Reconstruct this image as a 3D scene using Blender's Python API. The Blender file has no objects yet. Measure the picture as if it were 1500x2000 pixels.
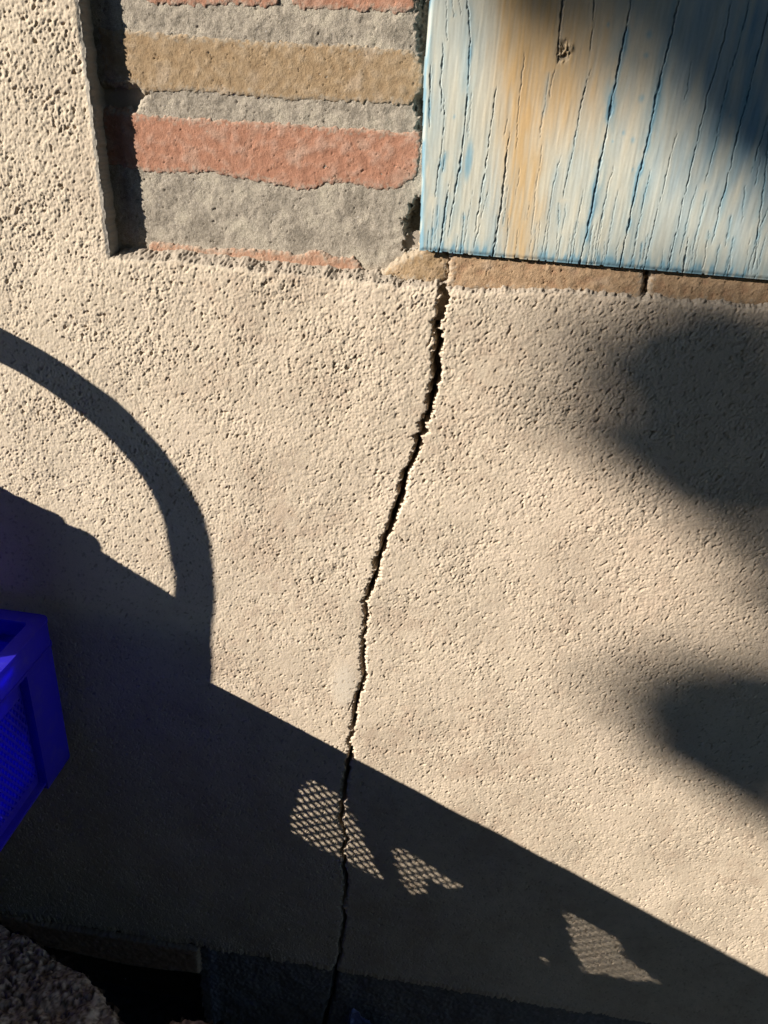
import bpy, bmesh, math, random
import numpy as np
from mathutils import Vector, Matrix
rnd = random.Random(7)
RS = np.random.RandomState
SC = bpy.context.scene
COL = SC.collection

# ------------------------------------------------------------------ camera
F = 1500.0
CD = 0.80                                   # camera distance from the wall plane (y = 0)
RX = np.array([[0.98927689, 0.11486437, -0.09020762],
               [0.13264684, -0.44813288, 0.88407111],
               [0.06112327, -0.88655688, -0.4585639]])   # rows: world axes seen from the camera
cam = bpy.data.cameras.new('camera'); co = bpy.data.objects.new('camera', cam); COL.objects.link(co)
cam.sensor_fit = 'VERTICAL'; cam.sensor_height = 24.0; cam.lens = 24.0 * F / 2000.0
cam.clip_start = 0.02; cam.clip_end = 500.0
ax, ay, az_ = RX[:, 0], -RX[:, 1], -RX[:, 2]
co.matrix_world = Matrix(((ax[0], ay[0], az_[0], 0), (ax[1], ay[1], az_[1], -CD), (ax[2], ay[2], az_[2], 0), (0, 0, 0, 1)))
SC.camera = co

# ------------------------------------------------------------------ sun, sky, exposure
A_, B_ = 1.85, 0.909                        # shadow shift on the wall per metre of distance: +x, -z
AZ = math.atan(A_); EL = math.atan(B_ * math.cos(AZ))
SUN = Vector((-math.sin(AZ) * math.cos(EL), -math.cos(AZ) * math.cos(EL), math.sin(EL)))
sl = bpy.data.lights.new('sun', 'SUN'); sl.energy = 5.0; sl.angle = math.radians(0.42); sl.color = (1.0, 0.935, 0.845)
so = bpy.data.objects.new('sun', sl); COL.objects.link(so)
so.rotation_euler = SUN.to_track_quat('Z', 'Y').to_euler(); so.location = SUN * 20
wd = bpy.data.worlds.new('World'); SC.world = wd; wd.use_nodes = True
nt = wd.node_tree; bg = nt.nodes['Background']
sky = nt.nodes.new('ShaderNodeTexSky'); sky.sky_type = 'NISHITA'; sky.sun_disc = False
sky.dust_density = 0.0; sky.ozone_density = 2.9; sky.air_density = 1.0; sky.sun_elevation = EL; sky.sun_rotation = math.atan2(SUN.x, SUN.y)
nt.links.new(sky.outputs[0], bg.inputs[0]); bg.inputs[1].default_value = 0.10
SC.view_settings.view_transform = 'Standard'; SC.view_settings.look = 'None'
SC.view_settings.exposure = 0.80; SC.view_settings.gamma = 1.0

# ------------------------------------------------------------------ helpers
GROUND = -1.62
def W(px, py, d=0.0):
    """photo pixel -> (x, z) on the plane d metres in front of the wall"""
    c = np.array([px - 750.0, py - 1000.0, F]); r = RX @ c; t = (CD - d) / r[1]
    return r[0] * t, r[2] * t
def WP(pts, d=0.0): return np.array([W(a, b, d) for a, b in pts])
def unshadow(px, py, d):
    """point d in front of the wall whose sun shadow falls at photo pixel px,py"""
    x, z = W(px, py); return Vector((x - A_ * d, -d, z + B_ * d))
def ss(a, b, v):
    t = np.clip((v - a) / (b - a), 0, 1); return t * t * (3 - 2 * t)

_T = {}
def tile(seed, lo, hi, sx=1.0, sz=1.0, n=1024, s=0.0008):
    k = (seed, lo, hi, sx, sz, n, s)
    if k not in _T:
        g = np.fft.rfft2(RS(seed).randn(n, n).astype(np.float32))
        fz = np.fft.fftfreq(n, s)[:, None] * sz; fx = np.fft.rfftfreq(n, s)[None, :] * sx
        fr = np.sqrt(fz * fz + fx * fx) + 1e-9
        m = np.exp(-(fr * lo) ** 2 * .7) * (1 - np.exp(-(fr * hi) ** 2 * 2.0))
        t = np.fft.irfft2(g * m, s=(n, n)); t -= t.mean(); t /= t.std()
        _T[k] = t.astype(np.float32)
    return _T[k]
def noise(x, z, seed, lo, hi, sx=1.0, sz=1.0, n=1024, s=0.0008):
    """unit-variance band of noise, feature sizes lo..hi metres"""
    t = tile(seed, lo, hi, sx, sz, n, s)
    u = np.mod(np.asarray(x) / s, n); v = np.mod(np.asarray(z) / s, n)
    i = np.floor(u).astype(int); j = np.floor(v).astype(int); a = (u - i).astype(np.float32); b = (v - j).astype(np.float32)
    i %= n; j %= n; i1 = (i + 1) % n; j1 = (j + 1) % n
    return (t[j, i] * (1 - a) + t[j, i1] * a) * (1 - b) + (t[j1, i] * (1 - a) + t[j1, i1] * a) * b
def broad(x, z, seed, lo, hi, **k): return noise(x, z, seed, lo, hi, n=512, s=lo / 8, **k)

def sdf(poly, X, Z):
    """signed distance to a polygon, positive inside"""
    P = np.asarray(poly); d2 = np.full(X.shape, 1e9); ins = np.zeros(X.shape, bool)
    for k in range(len(P)):
        ax0, az0 = P[k]; bx, bz = P[(k + 1) % len(P)]
        ex, ez = bx - ax0, bz - az0; wx, wz = X - ax0, Z - az0
        t = np.clip((wx * ex + wz * ez) / (ex * ex + ez * ez + 1e-12), 0, 1)
        d2 = np.minimum(d2, (wx - t * ex) ** 2 + (wz - t * ez) ** 2)
        c = ((az0 <= Z) & (bz > Z)) | ((bz <= Z) & (az0 > Z))
        xi = ax0 + (Z - az0) / (bz - az0 if abs(bz - az0) > 1e-12 else 1e-12) * ex
        ins ^= c & (X < xi)
    d = np.sqrt(d2); return np.where(ins, d, -d)

def link(o, parent=None):
    COL.objects.link(o)
    if parent is not None: o.parent = parent
    return o
def tag(o, label=None, cat=None, group=None, kind=None):
    if label: o['label'] = label
    if cat: o['category'] = cat
    if group: o['group'] = group
    if kind: o['kind'] = kind
    return o
def thing(name, label, cat, loc, group=None, rz=0):
    o = bpy.data.objects.new(name, None); o.empty_display_size = .05; link(o)
    o.location = loc; o.rotation_euler = (0, 0, rz); return tag(o, label, cat, group)
def mesh_obj(name, V, Fq, mat, parent=None, col=None, smooth=True, world=True):
    """V (n,3) in world coordinates; Fq (m,4) or (m,3) int"""
    V = np.asarray(V, np.float32); Fq = np.asarray(Fq, np.int32)
    used = np.zeros(len(V), bool); used[Fq.ravel()] = True
    if not used.all():
        re = np.cumsum(used) - 1; V = V[used]; Fq = re[Fq].astype(np.int32)
        if col is not None: col = col[used]
    if parent is not None and world:
        r = parent
        while r is not None: V = V - np.array(r.location, np.float32); r = r.parent
    k = Fq.shape[1]; me = bpy.data.meshes.new(name)
    me.vertices.add(len(V)); me.vertices.foreach_set('co', V.ravel())
    me.loops.add(Fq.size); me.loops.foreach_set('vertex_index', Fq.ravel())
    me.polygons.add(len(Fq)); me.polygons.foreach_set('loop_start', np.arange(0, Fq.size, k, dtype=np.int32))
    me.update(calc_edges=True)
    me.polygons.foreach_set('use_smooth', np.full(len(Fq), smooth))
    if col is not None:
        a = me.attributes.new('Col', 'FLOAT_COLOR', 'POINT')
        c4 = np.ones((len(V), 4), np.float32); c4[:, :3] = col; a.data.foreach_set('color', c4.ravel())
    me.materials.append(mat); o = bpy.data.objects.new(name, me); return link(o, parent)
def quads(nr, nc, wrap=False):
    i = np.arange(nr - 1)[:, None]; j = np.arange(nc if wrap else nc - 1)[None, :]; j1 = (j + 1) % nc
    return np.stack(np.broadcast_arrays(i * nc + j, i * nc + j1, (i + 1) * nc + j1, (i + 1) * nc + j), -1).reshape(-1, 4)
def relief(name, xs, zs, depth, mask, mat, parent, col=None):
    """front-facing height field: proud distance depth(x,z); faces dropped where mask is false"""
    X, Z = np.meshgrid(xs, zs); Y = -depth
    V = np.stack([X, Y, Z], -1).reshape(-1, 3); Q = quads(len(zs), len(xs))[:, ::-1]
    if zs[0] < zs[-1]: Q = Q[:, ::-1]
    if mask is not None:
        m = mask.ravel(); Q = Q[m[Q].any(1)]
    return mesh_obj(name, V, Q, mat, parent, None if col is None else col.reshape(-1, 3))
def mb_obj(name, bm, mat, parent=None, bevel=0, seg=2, smooth=False):
    if bevel:
        bmesh.ops.bevel(bm, geom=[e for e in bm.edges if e.calc_face_angle(0) > .5], offset=bevel, segments=seg, affect='EDGES', profile=.5)
    bmesh.ops.recalc_face_normals(bm, faces=bm.faces[:])
    if parent is not None:
        v = Vector((0, 0, 0)); r = parent
        while r is not None: v += r.location; r = r.parent
        for q in bm.verts: q.co -= v
    me = bpy.data.meshes.new(name); bm.to_mesh(me); bm.free(); me.materials.append(mat)
    for p in me.polygons: p.use_smooth = smooth
    return link(bpy.data.objects.new(name, me), parent)
def box(bm, x0, x1, y0, y1, z0, z1):
    v = [bm.verts.new(p) for p in ((x0, y0, z0), (x1, y0, z0), (x1, y1, z0), (x0, y1, z0), (x0, y0, z1), (x1, y0, z1), (x1, y1, z1), (x0, y1, z1))]
    for f in ((0, 3, 2, 1), (4, 5, 6, 7), (0, 1, 5, 4), (1, 2, 6, 5), (2, 3, 7, 6), (3, 0, 4, 7)): bm.faces.new([v[i] for i in f])
def bar(bm, p, q, w, h):
    """rectangular bar from p to q lying in a plane x = const: thickness w in x, h across"""
    p, q = Vector(p), Vector(q); t = (q - p).normalized(); n = t.cross(Vector((1, 0, 0))).normalized() * (h / 2); u = Vector((w / 2, 0, 0))
    r = [[bm.verts.new(c + s1 * u + s2 * n) for s1, s2 in ((-1, -1), (1, -1), (1, 1), (-1, 1))] for c in (p, q)]
    for k in range(4): bm.faces.new((r[0][k], r[0][(k + 1) % 4], r[1][(k + 1) % 4], r[1][k]))
    bm.faces.new(r[0][::-1]); bm.faces.new(r[1])
def prism(bm, poly, z0, z1):
    a = [bm.verts.new((x, y, z0)) for x, y in poly]; b = [bm.verts.new((x, y, z1)) for x, y in poly]; n = len(poly)
    bm.faces.new(a[::-1]); bm.faces.new(b)
    for k in range(n): bm.faces.new((a[k], a[(k + 1) % n], b[(k + 1) % n], b[k]))

# ------------------------------------------------------------------ materials
def mat(name, base=None, rough=.9, bump=(), mott=None, spec=.25, sub=None):
    """base: colour or None for the vertex attribute; bump: (scale, strength_mm, detail); mott: (scale, amount)"""
    m = bpy.data.materials.new(name); m.use_nodes = True; t = m.node_tree; b = t.nodes['Principled BSDF']
    b.inputs['Roughness'].default_value = rough; b.inputs['Specular IOR Level'].default_value = spec
    tc = t.nodes.new('ShaderNodeTexCoord')
    if base is None:
        a = t.nodes.new('ShaderNodeAttribute'); a.attribute_name = 'Col'; c = a.outputs['Color']
    else:
        a = t.nodes.new('ShaderNodeRGB'); a.outputs[0].default_value = (*base, 1); c = a.outputs[0]
    if mott:
        for sc_, am in mott:
            n = t.nodes.new('ShaderNodeTexNoise'); n.inputs['Scale'].default_value = sc_; n.inputs['Detail'].default_value = 4
            t.links.new(tc.outputs['Object'], n.inputs['Vector'])
            r = t.nodes.new('ShaderNodeMapRange'); r.inputs[1].default_value = .3; r.inputs[2].default_value = .7
            r.inputs[3].default_value = 1 - am; r.inputs[4].default_value = 1 + am; t.links.new(n.outputs[0], r.inputs[0])
            x = t.nodes.new('ShaderNodeVectorMath'); x.operation = 'SCALE'; t.links.new(c, x.inputs[0]); t.links.new(r.outputs[0], x.inputs['Scale']); c = x.outputs[0]
    t.links.new(c, b.inputs['Base Color']); prev = None
    for sc_, mm, det in bump:
        n = t.nodes.new('ShaderNodeTexNoise'); n.inputs['Scale'].default_value = sc_; n.inputs['Detail'].default_value = det
        t.links.new(tc.outputs['Object'], n.inputs['Vector'])
        u = t.nodes.new('ShaderNodeBump'); u.inputs['Strength'].default_value = 1; u.inputs['Distance'].default_value = mm / 1000
        t.links.new(n.outputs[0], u.inputs['Height'])
        if prev: t.links.new(prev, u.inputs['Normal'])
        prev = u.outputs[0]
    if prev: t.links.new(prev, b.inputs['Normal'])
    return m
M_stucco = mat('sand render', None, .95, [(800, .3, 3)], [(900, .09)], .1)
M_brick = mat('clay brick', None, .92, [(900, .45, 4)], [(300, .10), (1500, .22)], .12)
M_mortar = mat('lime mortar', None, .96, [(900, .5, 3)], [(700, .14), (1500, .42)], .08)
M_shut = mat('weathered paint', None, .62, (), [(400, .03)], .3)
M_conc = mat('concrete', None, .95, [(500, .8, 4)], [(150, .12)], .1)
M_wood = mat('weathered wood', None, .9, [(220, .8, 6)], [(120, .3)], .1)
M_bark = mat('bark', (.085, .07, .058), .95, [(60, 8, 6), (250, 2, 5)], [(40, .4)], .1)
M_earth = mat('earth', (.042, .042, .045), 1, [(30, 20, 8)], [(6, .3), (60, .3)], .05)
M_wick = mat('wicker', (.28, .17, .08), .7, [(200, 1, 4)], [(80, .25)], .3)
M_leafb = mat('leaf', (.055, .085, .03), .6, (), [(20, .3)], .3)
def plastic(name, c, tr):
    m = bpy.data.materials.new(name); m.use_nodes = True; t = m.node_tree; b = t.nodes['Principled BSDF']
    b.inputs['Base Color'].default_value = (*c, 1); b.inputs['Roughness'].default_value = .42; b.inputs['Specular IOR Level'].default_value = .35
    tc = t.nodes.new('ShaderNodeTexCoord'); n = t.nodes.new('ShaderNodeTexNoise'); n.inputs['Scale'].default_value = 400; n.inputs['Detail'].default_value = 3
    t.links.new(tc.outputs['Object'], n.inputs['Vector']); u = t.nodes.new('ShaderNodeBump'); u.inputs['Strength'].default_value = .6; u.inputs['Distance'].default_value = .0003
    t.links.new(n.outputs[0], u.inputs['Height']); t.links.new(u.outputs[0], b.inputs['Normal'])
    dn = t.nodes.new('ShaderNodeTexNoise'); dn.inputs['Scale'].default_value = 45; dn.inputs['Detail'].default_value = 9; dn.inputs['Roughness'].default_value = .7
    t.links.new(tc.outputs['Object'], dn.inputs['Vector']); mr = t.nodes.new('ShaderNodeMapRange'); mr.inputs[1].default_value = .5; mr.inputs[2].default_value = .78; mr.inputs[3].default_value = 0; mr.inputs[4].default_value = .45
    t.links.new(dn.outputs[0], mr.inputs[0]); mx = t.nodes.new('ShaderNodeMix'); mx.data_type = 'RGBA'; mx.inputs[6].default_value = (*c, 1); mx.inputs[7].default_value = (.20, .19, .62, 1)
    t.links.new(mr.outputs[0], mx.inputs[0]); t.links.new(mx.outputs[2], b.inputs['Base Color'])     # dust and scuffs
    x = t.nodes.new('ShaderNodeMixShader'); x.inputs[0].default_value = tr; s = t.nodes.new('ShaderNodeBsdfTranslucent'); s.inputs[0].default_value = (*c, 1)
    t.links.new(b.outputs[0], x.inputs[1]); t.links.new(s.outputs[0], x.inputs[2]); t.links.new(x.outputs[0], t.nodes['Material Output'].inputs[0])
    return m
M_blue = plastic('blue plastic', (.055, .042, .84), .5)
M_gobo = plastic('blue tarpaulin', (.06, .05, .85), .5)
M_scrap = plastic('pale blue film', (.16, .20, .42), .25)

def mix(a, b, t): return a + (np.asarray(b, float) - a) * t[..., None]
def flat(c, shape): return np.broadcast_to(np.asarray(c, float), shape + (3,)).copy()

# ------------------------------------------------------------------ ground
X, Y = np.meshgrid(np.concatenate([np.linspace(-300, -8, 12), np.linspace(-6, 6, 60), np.linspace(8, 300, 12)]), np.concatenate([np.linspace(-300, -8, 12), np.linspace(-6, .3, 40)]))
Zg = GROUND + np.where((abs(X) < 5) & (Y > -5), .012 * np.sin(X * 7.3 + Y * 3) * np.cos(Y * 5.1), 0)
g = mesh_obj('ground', np.stack([X, Y, Zg], -1).reshape(-1, 3), quads(*X.shape), M_earth); tag(g, kind='structure')

# ------------------------------------------------------------------ the house wall
wall = thing('house_wall', 'sand coloured roughcast wall with a long jagged crack and exposed bricks', 'wall', (0, 0, GROUND))

CRK = [(868, 556, 10), (868, 566, 17), (861, 601, 19), (854, 650, 16), (855, 690, 15), (853, 715, 17), (850, 745, 17), (842, 780, 15), (836, 805, 13), (829, 825, 17), (820, 867, 16), (808, 890, 12), (799, 909, 11), (789, 937, 16), (782, 976, 16), (768, 1018, 15), (754, 1046, 13), (743, 1081, 13), (733, 1116, 12), (721, 1154, 12), (711, 1178, 10), (715, 1195, 10), (714, 1215, 8), (711, 1240, 8), (709, 1275, 9), (709, 1300, 12), (712, 1326, 9), (697, 1363, 11), (692, 1405, 9), (685, 1447, 8), (683, 1482, 9), (676, 1527, 9), (669, 1573, 8), (664, 1604, 9), (671, 1622, 6), (677, 1640, 8), (669, 1660, 8), (672, 1692, 6), (676, 1730, 7), (671, 1765, 7), (672, 1807, 7), (665, 1846, 7), (666, 1863, 6), (653, 1895, 7), (651, 1930, 7), (644, 1965, 8), (634, 2000, 9), (620, 2060, 9)]
cw = np.array([[*W(a, b), abs(W(a + w, b)[0] - W(a, b)[0])] for a, b, w in CRK])[::-1]
cz, cx_, cwid = cw[:, 1], cw[:, 0], cw[:, 2] * np.where(cw[:, 1] < W(680, 1480)[1], 1.35, 1.0)
def crack_d(X, Z):
    """distance inside the crack (positive inside)"""
    jz = noise(Z * 0 + .31, Z, 91, .003, .02) * .0010 + noise(Z * 0 + .11, Z, 93, .012, .06) * .0012
    xc = np.interp(Z, cz, cx_) + jz
    hw = np.interp(Z, cz, cwid) / 2 * 1.04 + np.where(X > xc, 1, 1) * noise(X * 0 + np.where(X > xc, .5, .9), Z, 92, .002, .012) * .0010 + noise(X, Z, 94, .002, .008) * .0002
    hw = np.where(Z > cz[-1], -.01 - (Z - cz[-1]), hw)
    return np.maximum(hw, .0006) - abs(X - xc) if False else hw - abs(X - xc)

LIP = [(215, 501), (348, 513), (519, 530), (711, 551), (830, 563), (876, 566), (1068, 571), (1212, 578), (1356, 592), (1500, 600), (1700, 612)]
lip = WP(LIP); ed0, ed1 = W(153, 0), W(215, 501)
def z_lip(x): return np.interp(x, lip[:, 0], lip[:, 1])
def x_edge(z): return ed0[0] + (z - ed0[1]) * (ed1[0] - ed0[0]) / (ed1[1] - ed0[1])
Z_BASE = -1.309

def grid_lines(lo, hi, step, out_lo, out_hi, far=.03):
    return np.concatenate([np.arange(out_lo, lo - far / 2, far), np.arange(lo, hi, step), np.arange(hi + far / 2, out_hi, far)])
xs = grid_lines(-.80, .62, .00088, -3.2, 3.2); zs = grid_lines(-1.325, .16, .00095, -1.37, 1.48)
X, Z = np.meshgrid(xs, zs)
dense = ((X > -.80) & (X < .62) & (Z > -1.33) & (Z < .16)).astype(float)
coarse = ss(-.95, .0, Z)                                  # chunkier towards the window
amp = (.58 + .10 * coarse) * (1 + .22 * broad(X, Z, 5, .06, .3)); amp *= 1 + .22 * ss(-.28, -.40, X) * coarse
n1 = noise(X, Z, 11, .0035, .011); n2 = noise(X, Z, 12, .0016, .0045); n3 = noise(X, Z, 13, .014, .05); XR, ZR = X * .82 - Z * .57 + 3, X * .57 + Z * .82 + 3; n4 = noise(XR, ZR, 14, .0038, .013, 1, 1.7); n5 = noise(X, Z, 17, .009, .03); n6 = noise(XR, ZR, 18, .0022, .006, 1, 1.5)
pv = np.clip(.75 + .35 * noise(X, Z, 19, .006, .03), .25, 1.3) * (1 - .15 * coarse)
H = amp * ((.00024 + .00013 * coarse) * np.clip(n1, -2.4, 1.1) + .00016 * n2 + .00018 * n3)
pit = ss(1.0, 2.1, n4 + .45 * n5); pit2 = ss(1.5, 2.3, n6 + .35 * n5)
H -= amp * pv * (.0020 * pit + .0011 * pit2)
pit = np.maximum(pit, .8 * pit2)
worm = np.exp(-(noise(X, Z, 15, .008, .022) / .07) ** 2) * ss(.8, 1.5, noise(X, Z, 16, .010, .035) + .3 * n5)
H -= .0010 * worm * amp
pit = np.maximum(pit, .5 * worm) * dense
# smooth filler patch left of the crack
px_, pz_ = W(672, 1340)
pat = np.exp(-(((X - px_) / .017) ** 2 + ((Z - pz_) / .036) ** 2) ** 2)
H = H * (1 - .8 * pat) + .0008 * pat
H += .0007 * broad(X, Z, 21, .12, .5) * dense
H *= dense
# crack
cd = crack_d(X, Z)
H *= 1 - .85 * ss(-.007, -.001, X - x_edge(Z)) * (Z > z_lip(X))
H *= 1 - .55 * ss(-.006, .001, Z - z_lip(X)) * (X > x_edge(Z) - .002)
H = np.where(cd > -.004, H - .0004 * ss(-.003, 0, cd) , H)
for pl in ([(855, 628), (848, 646), (839, 668), (836, 676)], [(713, 1186), (722, 1194), (727, 1203)], [(742, 1085), (733, 1098), (729, 1112)], [(779, 1046), (785, 1051), (790, 1062)], [(696, 1362), (688, 1372), (681, 1388)], [(838, 792), (846, 806), (850, 818)], [(672, 1628), (662, 1622), (655, 1611)]):
    P = WP(pl)[::-1]; dd = abs(X - np.interp(Z, P[:, 1], P[:, 0]) - .0004 * n2); ok = (Z > P[0, 1]) & (Z < P[-1, 1])
    H -= .0022 * ok * ss(.0011, .0003, dd)
H -= .045 * ss(-.0002, .0010, cd) * dense
# window recess
jag = noise(X, Z, 31, .006, .02) * .00012 + noise(X * 0 + .2, Z, 35, .015, .1) * .0005 + noise(X, Z, 38, .005, .015) * .0003
dx = X - x_edge(Z) - jag
dz = Z - z_lip(X) - noise(X, Z, 32, .004, .02) * .0005 - noise(X, Z * 0 + .4, 36, .02, .1) * .001
OPX, OPZ = .80, .95                                         # right and upper edges of the window opening
ins = np.minimum(np.minimum(dx, dz), np.minimum(OPX - X, OPZ - Z))
H += np.where(ins < 0, -.0010 * ss(-.005, 0, ins), 0)
ledge = np.clip(dz / .011 + .05 * noise(X, Z, 37, .003, .012), 0, 1)
rec = np.where(dx < dz, .026 * ss(0, .0022, dx), .0010 + .0197 * ledge + .004 * ss(.006, .012, dz))
rec_in = np.where(ins > 0, np.minimum(rec, .026), 0)
H -= rec_in * ss(-.0005, .0003, ins)
# lower edge
bz = Z_BASE + noise(X, Z * 0 + .7, 33, .006, .03) * .002 + broad(X, Z * 0 + .7, 34, .05, .3) * .002
lo_ = bz - Z
H -= .0030 * ss(-.02, 0, lo_) * dense + .035 * ss(0, .003, lo_)
keep = ~((ins > .05)) & (Z > Z_BASE - .02)
C = flat((.580, .480, .362), X.shape)
lf = broad(X, Z, 41, .10, .5); mf = broad(X, Z, 42, .02, .09)
C = mix(C, (.620, .510, .388), np.clip(.5 * lf + .4 * mf, 0, 1.3))
C = mix(C, (.535, .430, .322), np.clip(-.5 * lf - .4 * mf, 0, 1.4))
C = mix(C, (.575, .450, .340), .55 * ss(-.05, .25, X) * ss(-1.0, -.2, Z))
C = mix(C, (.615, .522, .398), .6 * ss(-.2, -.5, X))
C = mix(C, (.66, .58, .47), .65 * pat)
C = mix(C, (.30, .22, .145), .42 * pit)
grit = ss(1.7, 2.4, noise(X, Z, 43, .003, .007))
C = mix(C, (.46, .30, .17), .35 * grit)
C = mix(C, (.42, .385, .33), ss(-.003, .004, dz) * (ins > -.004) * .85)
C = mix(C, (.36, .30, .235), ss(0, .0012, dx) * (ins > 0) * .9)  # recess return: its shade put into the colour as a darker grey-brown
C = mix(C, (.22, .18, .14), ss(0, .002, cd) * .8)
C = mix(C, (.55, .50, .42), .5 * ss(-.05, 0, lo_))
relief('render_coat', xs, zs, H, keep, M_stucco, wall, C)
del X, Z, H, C

# bricks of the jamb and the sill
def brick(name, px, d, cols, seed, label=None, rough=1.0, step=.0009, edge=.004, parent=wall, ramp=None, world=False):
    P = np.asarray(px) if world else WP(px, d); lo, hi = P.min(0) - .006, P.max(0) + .006
    xs = np.arange(lo[0], hi[0], step); zs = np.arange(lo[1], hi[1], step); X, Z = np.meshgrid(xs, zs)
    s = sdf(P, X, Z) + .0007 * noise(X, Z, seed, .006, .02) + .00025 * noise(X, Z, seed + 1, .002, .006)
    n3, n2 = noise(X, Z, seed + 2, .012, .05), noise(X, Z, seed + 3, .003, .010)
    h = rough * (.00013 * n3 + .00003 * n2 + .00010 * noise(X, Z, seed + 8, .0018, .004))
    pits = ss(1.3, 2.3, noise(X, Z, seed + 4, .003, .010)) * ss(-.2, 1, noise(X, Z, seed + 5, .03, .1))
    scr = np.exp(-(noise(X, Z, seed + 6, .015, .05) / .035) ** 2) * ss(1.0, 1.6, noise(X, Z, seed + 7, .02, .07))
    h -= .0009 * pits * rough + .0013 * scr
    e = np.clip(1 - s / edge, 0, 3); h -= .0009 * np.minimum(e, 1) ** 2 + .008 * np.clip((-s + .0004) / .004, 0, 1)
    C = flat(cols[0], X.shape); C = mix(C, cols[1], np.clip(.5 * n3, 0, 1)); C = mix(C, cols[2], np.clip(-.45 * n3 + .15 * n2, 0, 1))
    C = mix(C, np.asarray(cols[0]) * .45, .6 * pits + .35 * scr)
    C = mix(C, (.36, .315, .25), np.clip(1 - (s + .0022 * noise(X, Z, seed + 11, .004, .02)) / .0055, 0, 1) * .62)
    C = mix(C, np.asarray(cols[0]) * .62, .55 * ss(.8, 2.2, noise(X, Z, seed + 12, .006, .03)))
    C = mix(C, (.48, .40, .32), .28 * ss(.6, 2.4, broad(X, Z, seed + 9, .03, .1)))
    if ramp: d = ramp[2] + (d - ramp[2]) * ss(W(ramp[0], 520)[0], W(ramp[1], 520)[0], X)
    o = relief(name, xs, zs, d + h, s > -.0035, M_brick, parent, C)
    if label: o['label'] = label
    return o
RED = ((.42, .212, .138), (.45, .265, .19), (.37, .180, .115))
TAN = ((.350, .246, .146), (.40, .295, .19), (.325, .22, .125))
DB = -.0185
brick('brick', [(285, -140), (285, 2), (302, 9), (382, 13), (459, 9), (519, 16), (545, 8), (550, -140)], DB, RED, 100, 'red brick cut by the top of the picture, left of two')
brick('brick', [(568, -140), (568, 8), (595, 21), (650, 19), (710, 23), (790, 26), (812, 15), (818, -140)], DB, RED, 120, 'dark red brick beside the shutter, cut by the top of the picture')
brick('brick', [(190, 55), (236, 58), (300, 62), (391, 70), (476, 77), (575, 82), (647, 85), (750, 93), (809, 96), (815, 110), (827, 125), (827, 170), (815, 187), (800, 207), (690, 200), (562, 196), (476, 189), (398, 181), (331, 180), (282, 180), (262, 164), (205, 150)], DB, TAN, 140, 'tan brick')
brick('brick', [(195, 212), (258, 219), (300, 225), (390, 231), (498, 236), (600, 242), (647, 248), (720, 250), (800, 258), (822, 256), (822, 300), (814, 348), (796, 356), (770, 373), (728, 371), (689, 360), (636, 358), (621, 371), (583, 371), (519, 358), (455, 348), (412, 337), (348, 339), (297, 339), (263, 331), (205, 320)], DB, RED, 160, 'salmon red brick')
brick('brick', [(293, 471), (327, 474), (408, 486), (476, 486), (561, 491), (583, 499), (617, 486), (647, 501), (689, 503), (711, 525), (700, 540), (604, 534), (476, 524), (369, 518), (285, 505)], DB + .001, ((.44, .26, .175), (.48, .32, .22), (.40, .22, .14)), 180, 'thin sliver of red brick above the ledge', 1.6)
JX0, JX1 = W(180, 100, DB)[0], W(826, 100, DB)[0]
for k in range(12):                                          # the jamb goes on above the picture
    z0 = .163 + k * .0655; cols = (TAN, RED, RED, TAN, RED)[k % 5]; cutx = JX0 + (JX1 - JX0) * (.46 if k % 2 == 0 else 2)
    for a, b in (((JX0, cutx - .006), (cutx + .006, JX1 - .004)) if k % 2 == 0 else ((JX0, JX1 - .004),)):
        brick('brick', [(a, z0), (b, z0 + .001), (b + .001, z0 + .048), (a, z0 + .047)], DB, cols, 900 + 20 * k, None, step=.002, world=True)
sill = bpy.data.objects.new('window_sill', None); link(sill, wall)
DS = -.0055
SILL = ((.39, .26, .155), (.44, .30, .185), (.36, .22, .13))
brick('sill_brick', [(738, 540), (760, 522), (790, 505), (822, 494), (828, 440), (872, 440), (876, 530), (866, 549), (850, 553), (800, 550)], DS - .003, ((.36, .25, .145), (.41, .29, .18), (.31, .205, .11)), 200, None, 1.8, parent=sill, ramp=(670, 830, DB))
brick('sill_brick', [(880, 440), (880, 535), (874, 558), (900, 566), (1000, 569), (1100, 573), (1180, 578), (1251, 583), (1256, 560), (1263, 450)], DS, SILL, 220, None, 1.5, parent=sill)
brick('sill_brick', [(1275, 450), (1271, 530), (1266, 584), (1350, 592), (1500, 601), (1760, 617), (1760, 450)], DS, SILL, 240, None, 1.5, parent=sill)

# mortar bed behind and between the bricks
lo, hi = W(150, 560, DB), W(900, -200, DB)
xs = np.r_[np.arange(lo[0], hi[0], .0010), np.arange(hi[0] + .01, .83, .01)]; zs = np.r_[np.arange(lo[1], hi[1], .0010), np.arange(hi[1] + .003, .97, .004)]; X, Z = np.meshgrid(xs, zs)
h = DB - .0009 + .00020 * noise(X, Z, 301, .012, .05) + .00003 * noise(X, Z, 302, .003, .009) + .00012 * noise(X, Z, 303, .0018, .004)
pit = ss(1.6, 2.5, noise(X, Z, 304, .003, .010)); h -= .0012 * pit
hole = sdf(WP([(800, 400), (812, 384), (850, 380), (850, 490), (786, 486), (792, 455), (785, 430), (797, 420)], DB), X, Z) + .0018 * noise(X, Z, 305, .004, .02)
h -= .035 * ss(-.001, .006, hole)
er = sdf(WP([(812, 195), (818, 240), (822, 270), (870, 270), (870, -60), (828, -60), (815, 60), (822, 110)], DB), X, Z) + .0022 * noise(X, Z, 306, .005, .02)
h -= .012 * ss(-.004, .006, er)
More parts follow.
